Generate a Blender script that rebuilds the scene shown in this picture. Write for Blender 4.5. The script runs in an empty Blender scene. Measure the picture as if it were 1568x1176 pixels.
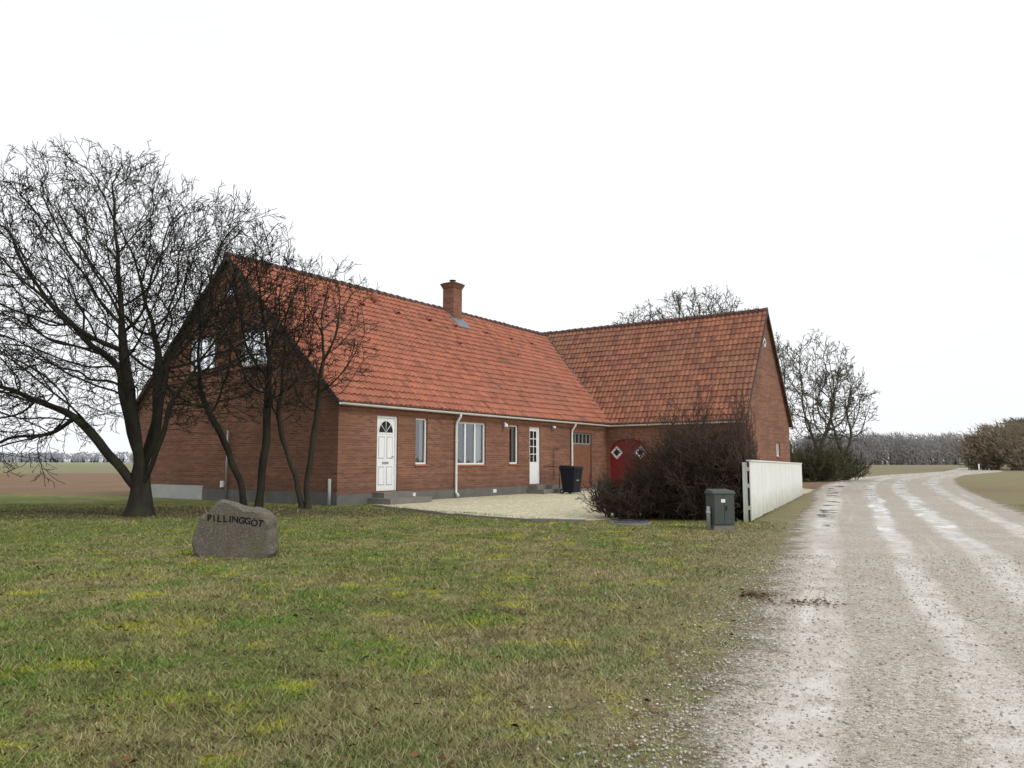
import bpy, bmesh, math, random
import numpy as np
from mathutils import Vector, Matrix, noise, kdtree
from mathutils.geometry import tessellate_polygon
random.seed(7)
scene = bpy.context.scene
COL = scene.collection

# ------------------------------------------------------------------ materials
class NT:
    def __init__(s, name):
        s.m = bpy.data.materials.new(name); s.m.use_nodes = True
        s.t = s.m.node_tree; s.t.nodes.clear()
        s.out = s.n('ShaderNodeOutputMaterial')
    def n(s, typ, **kw):
        nd = s.t.nodes.new(typ)
        for k, v in kw.items(): setattr(nd, k, v)
        return nd
    def put(s, sock, v):
        if isinstance(v, bpy.types.NodeSocket): s.t.links.new(v, sock)
        elif isinstance(v, (tuple, list)) and len(v) == 3 and sock.type == 'RGBA': sock.default_value = (*v, 1)
        else: sock.default_value = v
    def noise(s, scale, detail=3, rough=.55, vec=None, dist=0):
        nd = s.n('ShaderNodeTexNoise'); s.put(nd.inputs['Scale'], scale)
        nd.inputs['Detail'].default_value = detail; nd.inputs['Roughness'].default_value = rough
        nd.inputs['Distortion'].default_value = dist
        if vec is not None: s.put(nd.inputs['Vector'], vec)
        return nd.outputs['Fac']
    def vor(s, scale, vec=None, out='Color', feat='F1'):
        nd = s.n('ShaderNodeTexVoronoi', feature=feat); s.put(nd.inputs['Scale'], scale)
        if vec is not None: s.put(nd.inputs['Vector'], vec)
        return nd.outputs[out]
    def mix(s, f, a, b, mode='MIX'):
        nd = s.n('ShaderNodeMix', data_type='RGBA', blend_type=mode)
        s.put(nd.inputs[0], f); s.put(nd.inputs[6], a); s.put(nd.inputs[7], b)
        return nd.outputs[2]
    def rng(s, v, a, b, c=0., d=1.):
        nd = s.n('ShaderNodeMapRange'); s.put(nd.inputs[0], v)
        for i, x in enumerate((a, b, c, d)): s.put(nd.inputs[i+1], x)
        return nd.outputs[0]
    def math(s, op, a, b=0., c=0.):
        nd = s.n('ShaderNodeMath', operation=op)
        s.put(nd.inputs[0], a); s.put(nd.inputs[1], b); s.put(nd.inputs[2], c)
        return nd.outputs[0]
    def vmath(s, op, a, b=(0,0,0)):
        nd = s.n('ShaderNodeVectorMath', operation=op)
        s.put(nd.inputs[0], a); s.put(nd.inputs[1], b)
        return nd.outputs['Value'] if op in ('LENGTH','DISTANCE') else nd.outputs[0]
    def pos(s): return s.n('ShaderNodeNewGeometry').outputs['Position']
    def obj(s): return s.n('ShaderNodeTexCoord').outputs['Object']
    def uv(s): return s.n('ShaderNodeTexCoord').outputs['UV']
    def xyz(s, v):
        nd = s.n('ShaderNodeSeparateXYZ'); s.put(nd.inputs[0], v); return nd.outputs
    def attr(s, name): return s.n('ShaderNodeAttribute', attribute_name=name)
    def bump(s, h, strength=.5, dist=.02):
        nd = s.n('ShaderNodeBump'); s.put(nd.inputs['Height'], h)
        nd.inputs['Strength'].default_value = strength; nd.inputs['Distance'].default_value = dist
        return nd.outputs[0]
    def bsdf(s, col, rough=.8, spec=.3, bump=None, metal=0., link=True):
        b = s.n('ShaderNodeBsdfPrincipled'); s.put(b.inputs['Base Color'], col)
        s.put(b.inputs['Roughness'], rough); s.put(b.inputs['Specular IOR Level'], spec)
        s.put(b.inputs['Metallic'], metal)
        if bump is not None: s.put(b.inputs['Normal'], bump)
        if link: s.t.links.new(b.outputs[0], s.out.inputs[0])
        return b.outputs[0]

def simple(name, col, rough=.7, var=.25, scale=6, spec=.3, metal=0., bmp=0.):
    m = NT(name); f = m.noise(scale, 3, vec=m.obj())
    c = m.mix(f, tuple(x*(1-var) for x in col), tuple(min(1,x*(1+var)) for x in col))
    b = m.bump(m.noise(scale*8, 2, vec=m.obj()), bmp, .01) if bmp else None
    m.bsdf(c, rough, spec, b, metal); return m.m

def brick_mat():
    m = NT('red_brick'); uv = m.uv()
    b = m.n('ShaderNodeTexBrick'); m.put(b.inputs['Vector'], uv)
    b.inputs['Scale'].default_value = 1; b.inputs['Brick Width'].default_value = .24
    b.inputs['Row Height'].default_value = .067; b.inputs['Mortar Size'].default_value = .008
    b.inputs['Mortar Smooth'].default_value = .3; b.inputs['Bias'].default_value = -.1
    m.put(b.inputs['Color1'], (.305,.124,.077)); m.put(b.inputs['Color2'], (.132,.054,.038)); m.put(b.inputs['Mortar'], (.245,.19,.14))
    big = m.noise(.7, 4, vec=uv)
    c = m.mix(m.rng(big,.35,.65,0,.65), b.outputs['Color'], (.140,.072,.048))
    sp = m.xyz(uv)
    rows = m.noise(1, 2, vec=m.vmath('MULTIPLY', uv, (.3,13,1)))
    c = m.mix(m.rng(rows,.45,.72,0,.45), c, (.31,.155,.105))
    rows2 = m.noise(1, 2, vec=m.vmath('MULTIPLY', m.vmath('ADD',uv,(7,3,0)), (.3,11,1)))
    c = m.mix(m.rng(rows2,.50,.72,0,.55), c, (.095,.045,.033))
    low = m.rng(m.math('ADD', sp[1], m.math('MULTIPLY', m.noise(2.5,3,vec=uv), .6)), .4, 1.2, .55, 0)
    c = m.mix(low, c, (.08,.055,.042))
    h = m.math('ADD', m.math('MULTIPLY', b.outputs['Fac'], -1), m.math('MULTIPLY', m.noise(60,2,vec=uv), .4))
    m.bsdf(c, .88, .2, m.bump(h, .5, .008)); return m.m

def tile_mat(name, c1, c2, c3, dk=.6):
    m = NT(name); uv = m.uv()
    fl = m.vmath('FLOOR', uv)
    w = m.n('ShaderNodeTexWhiteNoise'); m.put(w.inputs[0], fl)
    c = m.mix(w.outputs['Value'], c1, c2)
    big = m.noise(.35, 4, .6, vec=m.obj())
    c = m.mix(m.rng(big,.42,.68,0,.65), c, c3)
    w2 = m.n('ShaderNodeTexWhiteNoise'); m.put(w2.inputs[0], m.vmath('ADD', fl, (31.3,7.7,0)))
    c = m.mix(m.rng(w2.outputs['Value'],.78,1,0,dk), c, (.12,.05,.037))
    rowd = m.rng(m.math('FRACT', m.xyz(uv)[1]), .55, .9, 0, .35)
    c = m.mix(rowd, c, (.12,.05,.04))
    fine = m.noise(14, 3, .6, vec=m.obj())
    c = m.mix(m.rng(fine,.48,.75,0,.5), c, (.17,.09,.065))
    m.bsdf(c, .65, .3); return m.m

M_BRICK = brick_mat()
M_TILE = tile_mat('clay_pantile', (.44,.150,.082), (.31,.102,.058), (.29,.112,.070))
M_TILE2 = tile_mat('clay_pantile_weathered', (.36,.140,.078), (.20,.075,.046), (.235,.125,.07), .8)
M_RIDGE = simple('ridge_tile_dark', (.10,.055,.048), .7, .4, 3)
M_WHITE = simple('white_paint', (.78,.79,.79), .45, .06, 4)
M_TRIM = simple('gutter_white', (.66,.66,.63), .5, .15, 3)
M_PLINTH = simple('cement_plinth', (.13,.125,.115), .9, .35, 2.5, bmp=.3)
M_PLINTHL = simple('cement_plinth_light', (.40,.41,.40), .9, .25, 2.5, bmp=.3)
M_STEP = simple('concrete_step', (.19,.18,.16), .9, .3, 5, bmp=.3)
M_REDDOOR = simple('dark_red_paint', (.25,.020,.022), .6, .25, 3)
M_BROWNDOOR = simple('brown_wood_door', (.20,.09,.055), .6, .3, 6)
M_GREYDOOR = simple('grey_green_frame', (.22,.24,.22), .6, .2, 6)
M_SILL = simple('sill_tile', (.30,.11,.075), .6, .3, 5)
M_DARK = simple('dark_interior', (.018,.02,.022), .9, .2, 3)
M_CURT = simple('curtain_cloth', (.6,.62,.62), .9, .12, 9)
M_BARGE = simple('barge_board', (.06,.048,.043), .7, .3, 4)
M_LEAD = simple('lead_flashing', (.15,.17,.21), .5, .3, 4)
M_BLACK = simple('black_plastic', (.02,.021,.024), .45, .2, 4)
M_STEEL = simple('galvanised_steel', (.32,.34,.35), .45, .2, 5, metal=.4)

def glass_mat():
    m = NT('window_glass')
    tr = m.n('ShaderNodeBsdfTransparent'); m.put(tr.inputs[0], (.75,.8,.8))
    gl = m.n('ShaderNodeBsdfGlossy'); gl.inputs['Roughness'].default_value = .03
    m.put(gl.inputs['Color'], (.9,.95,1)); m.put(gl.inputs['Normal'], m.bump(m.noise(2.2,1,vec=m.obj()), .05, .05))
    fr = m.n('ShaderNodeFresnel'); fr.inputs[0].default_value = 1.5
    mx = m.n('ShaderNodeMixShader'); m.put(mx.inputs[0], m.math('ADD', m.math('MULTIPLY', fr.outputs[0], 1.6), .12))
    m.t.links.new(tr.outputs[0], mx.inputs[1]); m.t.links.new(gl.outputs[0], mx.inputs[2])
    m.t.links.new(mx.outputs[0], m.out.inputs[0]); return m.m
M_GLASS = glass_mat()

def lawn_color(m, p):
    pv = m.vmath('MULTIPLY', p, (1,1,0))
    a = m.noise(.33, 3, .6, vec=pv)
    c = m.mix(m.rng(a,.42,.58), (.160,.195,.050), (.300,.265,.115))
    b = m.noise(1.7, 4, .7, vec=m.vmath('ADD', pv, (13,5,0)))
    c = m.mix(m.rng(b,.48,.60,0,.75), c, (.34,.28,.15))
    b2 = m.noise(2.3, 3, .75, vec=m.vmath('ADD', pv, (3,55,0)))
    c = m.mix(m.rng(b2,.52,.61,0,.75), c, (.125,.10,.052))
    g = m.noise(1.15, 3, .7, vec=m.vmath('ADD', pv, (4,31,0)))
    c = m.mix(m.rng(g,.53,.61,0,.8), c, (.115,.215,.028))
    y = m.noise(1.5, 4, .75, vec=m.vmath('ADD', pv, (77,3,0)))
    c = m.mix(m.rng(y,.56,.63,0,.85), c, (.42,.42,.032))
    s = m.xyz(p)
    gl = m.rng(s[0], -5, .3, .65, 0)
    c = m.mix(m.math('MULTIPLY', gl, m.rng(a,.38,.58,1,.3)), c, (.125,.190,.036))
    e = m.math('SUBTRACT', s[0], m.math('MULTIPLY', s[1], .37))
    e = m.math('ADD', e, m.math('MULTIPLY', b, 1.2))
    c = m.mix(m.rng(e, -2.2, .6, 0, .75), c, (.34,.29,.185))
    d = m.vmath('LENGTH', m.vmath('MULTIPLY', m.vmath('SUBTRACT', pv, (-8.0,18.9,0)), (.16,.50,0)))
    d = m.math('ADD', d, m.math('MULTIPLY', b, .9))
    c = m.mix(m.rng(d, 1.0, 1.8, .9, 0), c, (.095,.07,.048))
    return c

def ground_mat():
    m = NT('lawn_and_fields'); p = m.pos(); s = m.xyz(p)
    pv = m.vmath('MULTIPLY', p, (1,1,0))
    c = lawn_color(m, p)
    f1 = m.noise(38, 3, .7, vec=pv); f2 = m.noise(9, 3, .7, vec=pv)
    c = m.mix(m.rng(f1,.3,.7,0,1), m.mix(.45, c, (.04,.035,.018)), m.mix(.12, c, (.5,.45,.25)))
    c = m.mix(m.rng(f2,.35,.65,.3,0), c, (.06,.055,.025))
    yy = m.math('ADD', s[1], m.math('MULTIPLY', m.noise(.12,3,vec=pv), 9))
    brown = m.mix(m.noise(.25,4,.6,vec=pv), (.165,.105,.07), (.27,.18,.115))
    green = m.mix(m.noise(.05,4,.6,vec=pv), (.19,.20,.10), (.27,.24,.15))
    lf = m.rng(s[0], 15, 25, 1, 0)
    c = m.mix(m.math('MULTIPLY', m.rng(yy, 33, 35), lf), c, brown)
    c = m.mix(m.math('MULTIPLY', m.rng(yy, 80, 88), lf), c, green)
    tan = m.mix(m.noise(.06,3,vec=pv), (.26,.22,.15), (.18,.17,.10))
    c = m.mix(m.math('MULTIPLY', m.rng(yy, 85, 95), m.math('SUBTRACT', 1., lf)), c, tan)
    c = m.mix(m.rng(s[1], 150, 900, 0, .6), c, (.42,.43,.42))  # distance haze painted into the ground colour, greyer further out
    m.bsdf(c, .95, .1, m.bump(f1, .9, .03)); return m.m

def blade_mat():
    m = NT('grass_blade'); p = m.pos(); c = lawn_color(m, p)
    t = m.attr('tint').outputs['Fac']
    c2 = m.mix(m.rng(t,0,.4,.55,0), c, (.050,.085,.018))
    c2 = m.mix(m.rng(t,.65,1,0,.6), c2, (.47,.41,.22))
    m.bsdf(c2, .8, .1); return m.m

def edge_mix(m, surf, across_attr='edge', a=.02, b=.5, nscale=3., amp=.55):
    pv = m.vmath('MULTIPLY', m.pos(), (1,1,0))
    e = m.attr(across_attr).outputs['Fac']
    n1 = m.noise(nscale, 4, .7, vec=pv); n2 = m.noise(30, 2, .7, vec=pv)
    v = m.math('ADD', e, m.math('MULTIPLY', m.math('SUBTRACT', n1, .5), amp*2))
    v = m.math('ADD', v, m.math('MULTIPLY', m.math('SUBTRACT', n2, .5), .5))
    f = m.rng(v, a, b)
    tr = m.n('ShaderNodeBsdfTransparent'); mx = m.n('ShaderNodeMixShader')
    m.put(mx.inputs[0], f); m.t.links.new(tr.outputs[0], mx.inputs[1]); m.t.links.new(surf, mx.inputs[2])
    m.t.links.new(mx.outputs[0], m.out.inputs[0])

def road_mat():
    m = NT('gravel_road_surface'); pv = m.vmath('MULTIPLY', m.pos(), (1,1,0)); s = m.xyz(pv)
    ac = m.attr('across').outputs['Fac']
    al = m.attr('along').outputs['Fac']
    cmb = m.n('ShaderNodeCombineXYZ'); m.put(cmb.inputs[0], m.math('MULTIPLY', ac, 5.)); m.put(cmb.inputs[1], m.math('MULTIPLY', al, .16))
    streak = m.noise(1.1, 4, .6, vec=cmb.outputs[0])
    cmb2 = m.n('ShaderNodeCombineXYZ'); m.put(cmb2.inputs[0], m.math('MULTIPLY', ac, 16.)); m.put(cmb2.inputs[1], m.math('MULTIPLY', al, .12))
    streak2 = m.noise(1.0, 4, .6, vec=cmb2.outputs[0])
    v1 = m.vor(95, pv); v2 = m.vor(45, pv)
    g1 = m.xyz(v1)[0]; g2 = m.xyz(v2)[1]
    base = m.mix(g1, (.31,.265,.215), (.66,.60,.52))
    base = m.mix(m.rng(g2,.76,1,0,.7), base, (.72,.69,.64))
    base = m.mix(m.rng(g2,0,.18,.65,0), base, (.14,.115,.09))
    big = m.noise(.9, 4, .6, vec=pv)
    base = m.mix(m.rng(big,.4,.65,0,.45), base, (.37,.315,.26))
    wob = m.math('MULTIPLY', m.math('SUBTRACT', m.noise(.35,3,vec=pv), .5), .10)
    def band(c0, w):
        d = m.math('ABSOLUTE', m.math('SUBTRACT', m.math('ADD', ac, wob), c0))
        return m.rng(d, w*.45, w, 1, 0)
    tr = m.math('MAXIMUM', band(.13,.060), m.math('MAXIMUM', band(.35,.050), m.math('MAXIMUM', band(.55,.06), band(.80,.05))))
    tr = m.math('MAXIMUM', m.math('MULTIPLY', tr, m.rng(streak,.34,.52,.2,1)), m.rng(streak2,.58,.72,0,.6))
    patch = m.rng(m.noise(3.2,5,.7,vec=pv), .38, .56, .3, 1)
    tr = m.math('MULTIPLY', tr, patch)
    fines = m.mix(m.noise(20,3,.7,vec=pv), (.57,.54,.50), (.74,.715,.67))
    c = m.mix(m.math('MULTIPLY', tr, .85), base, fines)
    damp = m.math('MULTIPLY', m.rng(m.noise(.7,3,.65,vec=m.vmath('ADD',pv,(9,2,0))), .47,.55), m.rng(tr,.1,.5))
    damp = m.math('MULTIPLY', damp, m.rng(s[1], 8, 15, 0.1, 1))
    c = m.mix(m.math('MULTIPLY', damp, .40), c, (.28,.26,.24))
    far = m.rng(s[1], 12, 40, 0, .5)
    c = m.mix(far, c, m.mix(tr, (.40,.355,.30), (.58,.55,.51)))
    h = m.math('ADD', m.math('MULTIPLY', m.vor(95,pv,'Distance'), -1.), m.math('MULTIPLY', m.vor(45,pv,'Distance'), -.8))
    h = m.math('MULTIPLY', h, m.rng(tr,0,1,1,.2))
    h = m.math('MULTIPLY', h, m.rng(damp,.3,.9,1,0))
    bs = m.bsdf(c, m.rng(damp,.2,.8,.9,.05), m.rng(damp,0,1,.15,1.), m.bump(h, .7, .014), link=False)
    edge_mix(m, bs, a=.0, b=.3, nscale=2.2, amp=.6); return m.m

def yard_mat():
    m = NT('pale_gravel'); pv = m.vmath('MULTIPLY', m.pos(), (1,1,0))
    g = m.xyz(m.vor(22, pv))[0]; f=m.noise(4,5,.8,vec=pv)
    c = m.mix(g, (.41,.365,.235), (.86,.80,.60))
    c = m.mix(m.rng(f,.43,.60,0,.55), c, (.38,.335,.21))
    c = m.mix(m.rng(m.noise(.6,4,.6,vec=pv),.5,.7,0,.4), c, (.46,.41,.27))
    bs = m.bsdf(c, .9, .15, m.bump(m.vor(30,pv,'Distance'), .8, .03), link=False)
    edge_mix(m, bs, a=.0, b=.2, nscale=3, amp=.3); return m.m

def bark_mat(name, col, moss=(.07,.085,.03), mf=.35):
    m = NT(name); o = m.obj()
    f = m.noise(9, 1, .7, vec=m.vmath('MULTIPLY', o, (1,1,.3)))
    c = m.mix(f, tuple(x*.55 for x in col), tuple(x*1.5 for x in col))
    c = m.mix(m.rng(m.noise(1.5,2,vec=o),.45,.65,0,mf), c, moss)
    m.bsdf(c, .95, .1); return m.m

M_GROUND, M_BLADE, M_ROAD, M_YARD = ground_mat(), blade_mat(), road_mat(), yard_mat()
M_BARK = bark_mat('dark_bark', (.028,.024,.021), mf=.2)
M_BARK2 = bark_mat('brown_bark', (.042,.035,.029), mf=.2)
M_BARK3 = bark_mat('distant_bark', (.085,.077,.058), mf=.4)
M_TWIGR = bark_mat('hedge_twigs', (.080,.054,.045), (.06,.052,.03), .3)

# ------------------------------------------------------------------ mesh builder
class MB:
    def __init__(s): s.v=[]; s.f=[]; s.uv=[]; s.mi=[]; s.sm=[]; s.mats=[]
    def mid(s, m):
        if m not in s.mats: s.mats.append(m)
        return s.mats.index(m)
    def face(s, pts, mat, uv=None, smooth=False):
        b=len(s.v); s.v += [tuple(p) for p in pts]; s.f.append(tuple(range(b,b+len(pts))))
        s.uv.append(uv or [(0,0)]*len(pts)); s.mi.append(s.mid(mat)); s.sm.append(smooth)
    def hexa(s, c, mat, uvs=None):
        for q in ((0,3,2,1),(4,5,6,7),(0,1,5,4),(1,2,6,5),(2,3,7,6),(3,0,4,7)):
            pts=[c[i] for i in q]
            a=Vector(pts[1])-Vector(pts[0]); bb=Vector(pts[3])-Vector(pts[0])
            L=a.length; H=bb.length
            o=(pts[0][0]+pts[0][1], pts[0][2])
            s.face(pts, mat, [(o[0],o[1]),(o[0]+L,o[1]),(o[0]+L,o[1]+H),(o[0],o[1]+H)])
    def box(s, fr, u0,u1,n0,n1,z0,z1, mat):
        O,U,N=fr
        def P(u,n,z): return O+U*u+N*n+Vector((0,0,z))
        s.hexa([P(u0,n0,z0),P(u1,n0,z0),P(u1,n1,z0),P(u0,n1,z0),P(u0,n0,z1),P(u1,n0,z1),P(u1,n1,z1),P(u0,n1,z1)], mat)
    def tube(s, pts, rad, mat, k=8, cap=True):
        pts=[Vector(p) for p in pts]; n=len(pts)
        if not isinstance(rad,(list,tuple)): rad=[rad]*n
        d=(pts[1]-pts[0]).normalized()
        a=Vector((0,0,1)) if abs(d.z)<.9 else Vector((1,0,0))
        x=d.cross(a).normalized(); base=len(s.v); mi=s.mid(mat)
        for i in range(n):
            if 0<i<n-1: dd=(pts[i+1]-pts[i-1]).normalized()
            elif i==n-1: dd=(pts[i]-pts[i-1]).normalized()
            else: dd=d
            x=(x-dd*x.dot(dd)).normalized(); y=dd.cross(x)
            for j in range(k):
                t=2*math.pi*j/k
                s.v.append(tuple(pts[i]+(x*math.cos(t)+y*math.sin(t))*rad[i]))
        for i in range(n-1):
            for j in range(k):
                a0=base+i*k+j; a1=base+i*k+(j+1)%k
                s.f.append((a0,a1,a1+k,a0+k)); s.uv.append([(0,0)]*4); s.mi.append(mi); s.sm.append(True)
        if cap:
            s.f.append(tuple(base+j for j in range(k))[::-1]); s.uv.append([(0,0)]*k); s.mi.append(mi); s.sm.append(False)
            s.f.append(tuple(base+(n-1)*k+j for j in range(k))); s.uv.append([(0,0)]*k); s.mi.append(mi); s.sm.append(False)
    def wall(s, fr, outer, holes, mat, depth=.14, uoff=0):
        O,U,N=fr
        def P(p,n=0): return O+U*p[0]+N*n+Vector((0,0,p[1]))
        loops=[[Vector((p[0],p[1],0)) for p in outer]]+[[Vector((p[0],p[1],0)) for p in h] for h in holes]
        flat=[p for l in loops for p in l]
        for tri in tessellate_polygon(loops):
            s.face([P((flat[i].x,flat[i].y)) for i in tri], mat, [(flat[i].x+uoff,flat[i].y) for i in tri])
        for h in holes:
            for i in range(len(h)):
                a,b=h[i],h[(i+1)%len(h)]
                s.face([P(a),P(b),P(b,-depth),P(a,-depth)], mat, [(a[0]+a[1],a[1]),(b[0]+b[1],b[1]),(b[0]+b[1],b[1]+.12),(a[0]+a[1],a[1]+.12)])
    def obj(s, name, parent=None):
        me=bpy.data.meshes.new(name); me.from_pydata(s.v,[],s.f)
        for m in s.mats: me.materials.append(m)
        me.polygons.foreach_set('material_index', s.mi)
        me.polygons.foreach_set('use_smooth', s.sm)
        uvl=me.uv_layers.new(name='UVMap')
        uvl.data.foreach_set('uv', [c for f in s.uv for p in f for c in p])
        me.update(); o=bpy.data.objects.new(name, me); COL.objects.link(o)
        if parent: o.parent=parent
        return o
def rect(a,b,c,d): return [(a,c),(b,c),(b,d),(a,d)]
def empty(name, loc=(0,0,0), rz=0):
    e=bpy.data.objects.new(name,None); e.location=loc; e.rotation_euler=(0,0,rz); COL.objects.link(e); e.empty_display_size=.5; return e
V=Vector

# ------------------------------------------------------------------ house
D1=V((.563,.826,0)); D2=V((-.826,.563,0)); C0=V((-4.87,21.6,0))
house=empty('brick_house', C0, math.atan2(.826,.563))
W=10.4; MS=19.8; SW=16.3; WW=7.0; WT=6.27
EV=3.06; RZ=7.86; RZ2=8.02
F_FRONT=(V((0,0,0)),V((1,0,0)),V((0,-1,0)))
F_GAB=(V((0,0,0)),V((0,1,0)),V((-1,0,0)))
F_WF=(V((SW,0,0)),V((0,-1,0)),V((-1,0,0)))
F_WG=(V((SW,-WT,0)),V((1,0,0)),V((0,-1,0)))
def arch(a,b,z0,zs,rise,n=12):
    pts=[(a,z0),(b,z0)]
    for i in range(n+1):
        t=math.pi*i/n; pts.append(((a+b)/2+(b-a)/2*math.cos(t), zs+rise*math.sin(t)))
    return pts
def diamond(u,z,r): return [(u,z-r),(u+r,z),(u,z+r),(u-r,z)]
wb=MB()
D1R=(1.54,2.44,.36,2.60); D2R=(9.85,10.62,.36,2.56)
W1=(3.26,3.83,1.14,2.60); W2=(5.33,7.0,1.12,2.58); W3=(8.48,9.08,1.14,2.58)
GAR=(13.15,14.85,.12,2.45)
wb.wall(F_FRONT,[(0,0),(SW,0),(SW,EV),(0,EV)],[rect(*D1R),rect(*W1),rect(*W2),rect(*W3),rect(*D2R),rect(*GAR)],M_BRICK)
G1=(3.15,4.55,4.2,5.35); G2=(5.85,7.25,4.2,5.35); G3=(4.97,5.43,6.5,6.95)
wb.wall(F_GAB,[(0,0),(W,0),(W,EV),(W/2,RZ),(0,EV)],[rect(*G1),rect(*G2),rect(*G3)],M_BRICK)
AG=(.12,1.98)
wb.wall(F_WF,[(0,0),(WT,0),(WT,EV),(0,EV)],[arch(AG[0],AG[1],.05,1.72,.52)],M_BRICK)
wgz=[rect(4.7,5.3,1.45,2.05),diamond(3.35,6.55,.22)]
wb.wall(F_WG,[(0,0),(WW,0),(WW,EV),(WW/2,RZ2),(0,EV)],wgz,M_BRICK)
wb.wall((V((0,W,0)),V((1,0,0)),V((0,1,0))),rect(0,SW+WW,0,EV),[],M_BRICK)
wb.wall((V((SW+WW,-WT,0)),V((0,1,0)),V((1,0,0))),rect(0,WT+W,0,EV),[],M_BRICK)
wb.wall((V((SW,W-.01,0)),V((1,0,0)),V((0,1,0))),[(0,0),(WW,0),(WW,EV),(WW/2,RZ2),(0,EV)],[],M_BRICK)
wb.obj('walls',house)
sb=MB()
M_SOLD=simple('soldier_brick',(.24,.10,.07),.85,.4,20)
for r in (D1R,W1,W2,W3,D2R,GAR):
    u=r[0]-.06
    while u<r[1]+.0:
        sb.box(F_FRONT,u+.005,u+.06,-.02,.006,r[3]+.004,r[3]+.22,M_SOLD); u+=.067
sb.obj('lintels',house)
pb=MB()
def plinth(fr,u0,u1,h,skips=(),m=M_PLINTH):
    u=u0
    for a,b in sorted(skips): pb.box(fr,u,a,-.02,.03,-.1,h,m); u=b
    pb.box(fr,u,u1,-.02,.03,-.1,h,m)
plinth(F_FRONT,-.03,SW,.30,[(13.15,14.85)])
plinth(F_GAB,0.0,6.2,.36); plinth(F_GAB,6.2,W,.45,m=M_PLINTHL)
plinth(F_WF,2.0,WT,.25); plinth(F_WG,-.03,WW,.25)
pb.obj('plinth',house)

def window(fr,r,cols=2,rows=1,name='window',curt=True,fw=.055,sill=True,trans=0):
    u0,u1,z0,z1=r; b=MB(); n0,n1=-.13,-.07
    b.box(fr,u0,u0+fw,n0,n1,z0,z1,M_WHITE); b.box(fr,u1-fw,u1,n0,n1,z0,z1,M_WHITE)
    b.box(fr,u0+fw,u1-fw,n0,n1,z1-fw,z1,M_WHITE); b.box(fr,u0+fw,u1-fw,n0,n1,z0,z0+fw,M_WHITE)
    for i in range(1,cols):
        c=u0+(u1-u0)*i/cols; b.box(fr,c-.035,c+.035,n0+.003,n1+.003,z0+fw,z1-fw,M_WHITE)
    for i in range(1,rows):
        c=z0+(z1-z0)*i/rows; b.box(fr,u0+fw,u1-fw,n0+.006,n1-.006,c-.015,c+.015,M_WHITE)
    O,U,N=fr; P=lambda u,n,z:O+U*u+N*n+V((0,0,z))
    b.face([P(u0,-.1,z0),P(u1,-.1,z0),P(u1,-.1,z1),P(u0,-.1,z1)],M_GLASS)
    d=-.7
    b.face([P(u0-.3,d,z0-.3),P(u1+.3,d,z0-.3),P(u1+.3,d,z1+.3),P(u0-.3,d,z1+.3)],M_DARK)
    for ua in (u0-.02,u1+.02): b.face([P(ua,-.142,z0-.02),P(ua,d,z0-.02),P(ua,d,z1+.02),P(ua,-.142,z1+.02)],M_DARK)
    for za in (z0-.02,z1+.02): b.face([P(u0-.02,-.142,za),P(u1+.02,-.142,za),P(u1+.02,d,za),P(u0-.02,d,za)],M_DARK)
    if curt:
        wd=(u1-u0)*(.2 if cols>2 else .26)
        for a,bb in ((u0,u0+wd),(u1-wd,u1)):
            n=10
            for i in range(n):
                ua=a+(bb-a)*i/n; ub=a+(bb-a)*(i+1)/n
                na=-.22+.02*(i%2); nb=-.22+.02*((i+1)%2)
                b.face([P(ua,na,z0),P(ub,nb,z0),P(ub,nb,z1),P(ua,na,z1)],M_CURT)
    if sill: b.box(fr,u0-.04,u1+.04,-.12,.04,z0-.06,z0-.004,M_SILL)
    return b.obj(name,house)
window(F_FRONT,W1,1,1); window(F_FRONT,W2,3,1); window(F_FRONT,W3,1,1)
window(F_GAB,G1,3,1,curt=False,fw=.08); window(F_GAB,G2,3,1,curt=False,fw=.08); window(F_GAB,G3,1,1,curt=False)
window(F_WG,(4.7,5.3,1.45,2.05),2,1,curt=False)

b=MB(); u0,u1,z0,z1=D1R
P=lambda u,n,z:V((u,-n,z))
b.box(F_FRONT,u0,u0+.06,-.13,-.05,z0,z1,M_WHITE); b.box(F_FRONT,u1-.06,u1,-.13,-.05,z0,z1,M_WHITE)
b.box(F_FRONT,u0+.06,u1-.06,-.13,-.05,z1-.06,z1,M_WHITE)
b.box(F_FRONT,u0+.06,u1-.06,-.13,-.085,z0,z1-.06,M_WHITE)
cu=(u0+u1)/2; zc=z1-.50; R=.30
pts=[P(cu+R*math.cos(math.pi*i/14),-.08,zc+R*1.15*math.sin(math.pi*i/14)) for i in range(15)]
b.face(pts,M_DARK)
for i in range(14):
    a=math.pi*i/14; c=math.pi*(i+1)/14
    q=lambda t,r,n:P(cu+r*math.cos(t),n,zc+r*1.15*math.sin(t))
    b.face([q(a,R,-.07),q(c,R,-.07),q(c,R+.035,-.07),q(a,R+.035,-.07)],M_WHITE)
for a in (45,90,135):
    t=math.radians(a); b.tube([P(cu,-.075,zc),P(cu+R*math.cos(t),-.075,zc+R*1.15*math.sin(t))],.012,M_WHITE,4)
b.box(F_FRONT,cu-R-.03,cu+R+.03,-.085,-.07,zc-.04,zc,M_WHITE)
M_PANEL=simple('panel_groove',(.45,.46,.46),.6,.1,4)
for (a,c,d,e) in ((u0+.14,cu-.04,z0+.16,z0+.72),(cu+.04,u1-.14,z0+.16,z0+.72),(u0+.14,cu-.04,z0+.95,zc-.12),(cu+.04,u1-.14,z0+.95,zc-.12)):
    b.box(F_FRONT,a,c,-.085,-.083,d,e,M_PANEL); b.box(F_FRONT,a+.03,c-.03,-.085,-.075,d+.03,e-.03,M_WHITE)
b.box(F_FRONT,cu-.13,cu+.13,-.075,-.065,z0+.80,z0+.86,M_STEEL)
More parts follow.
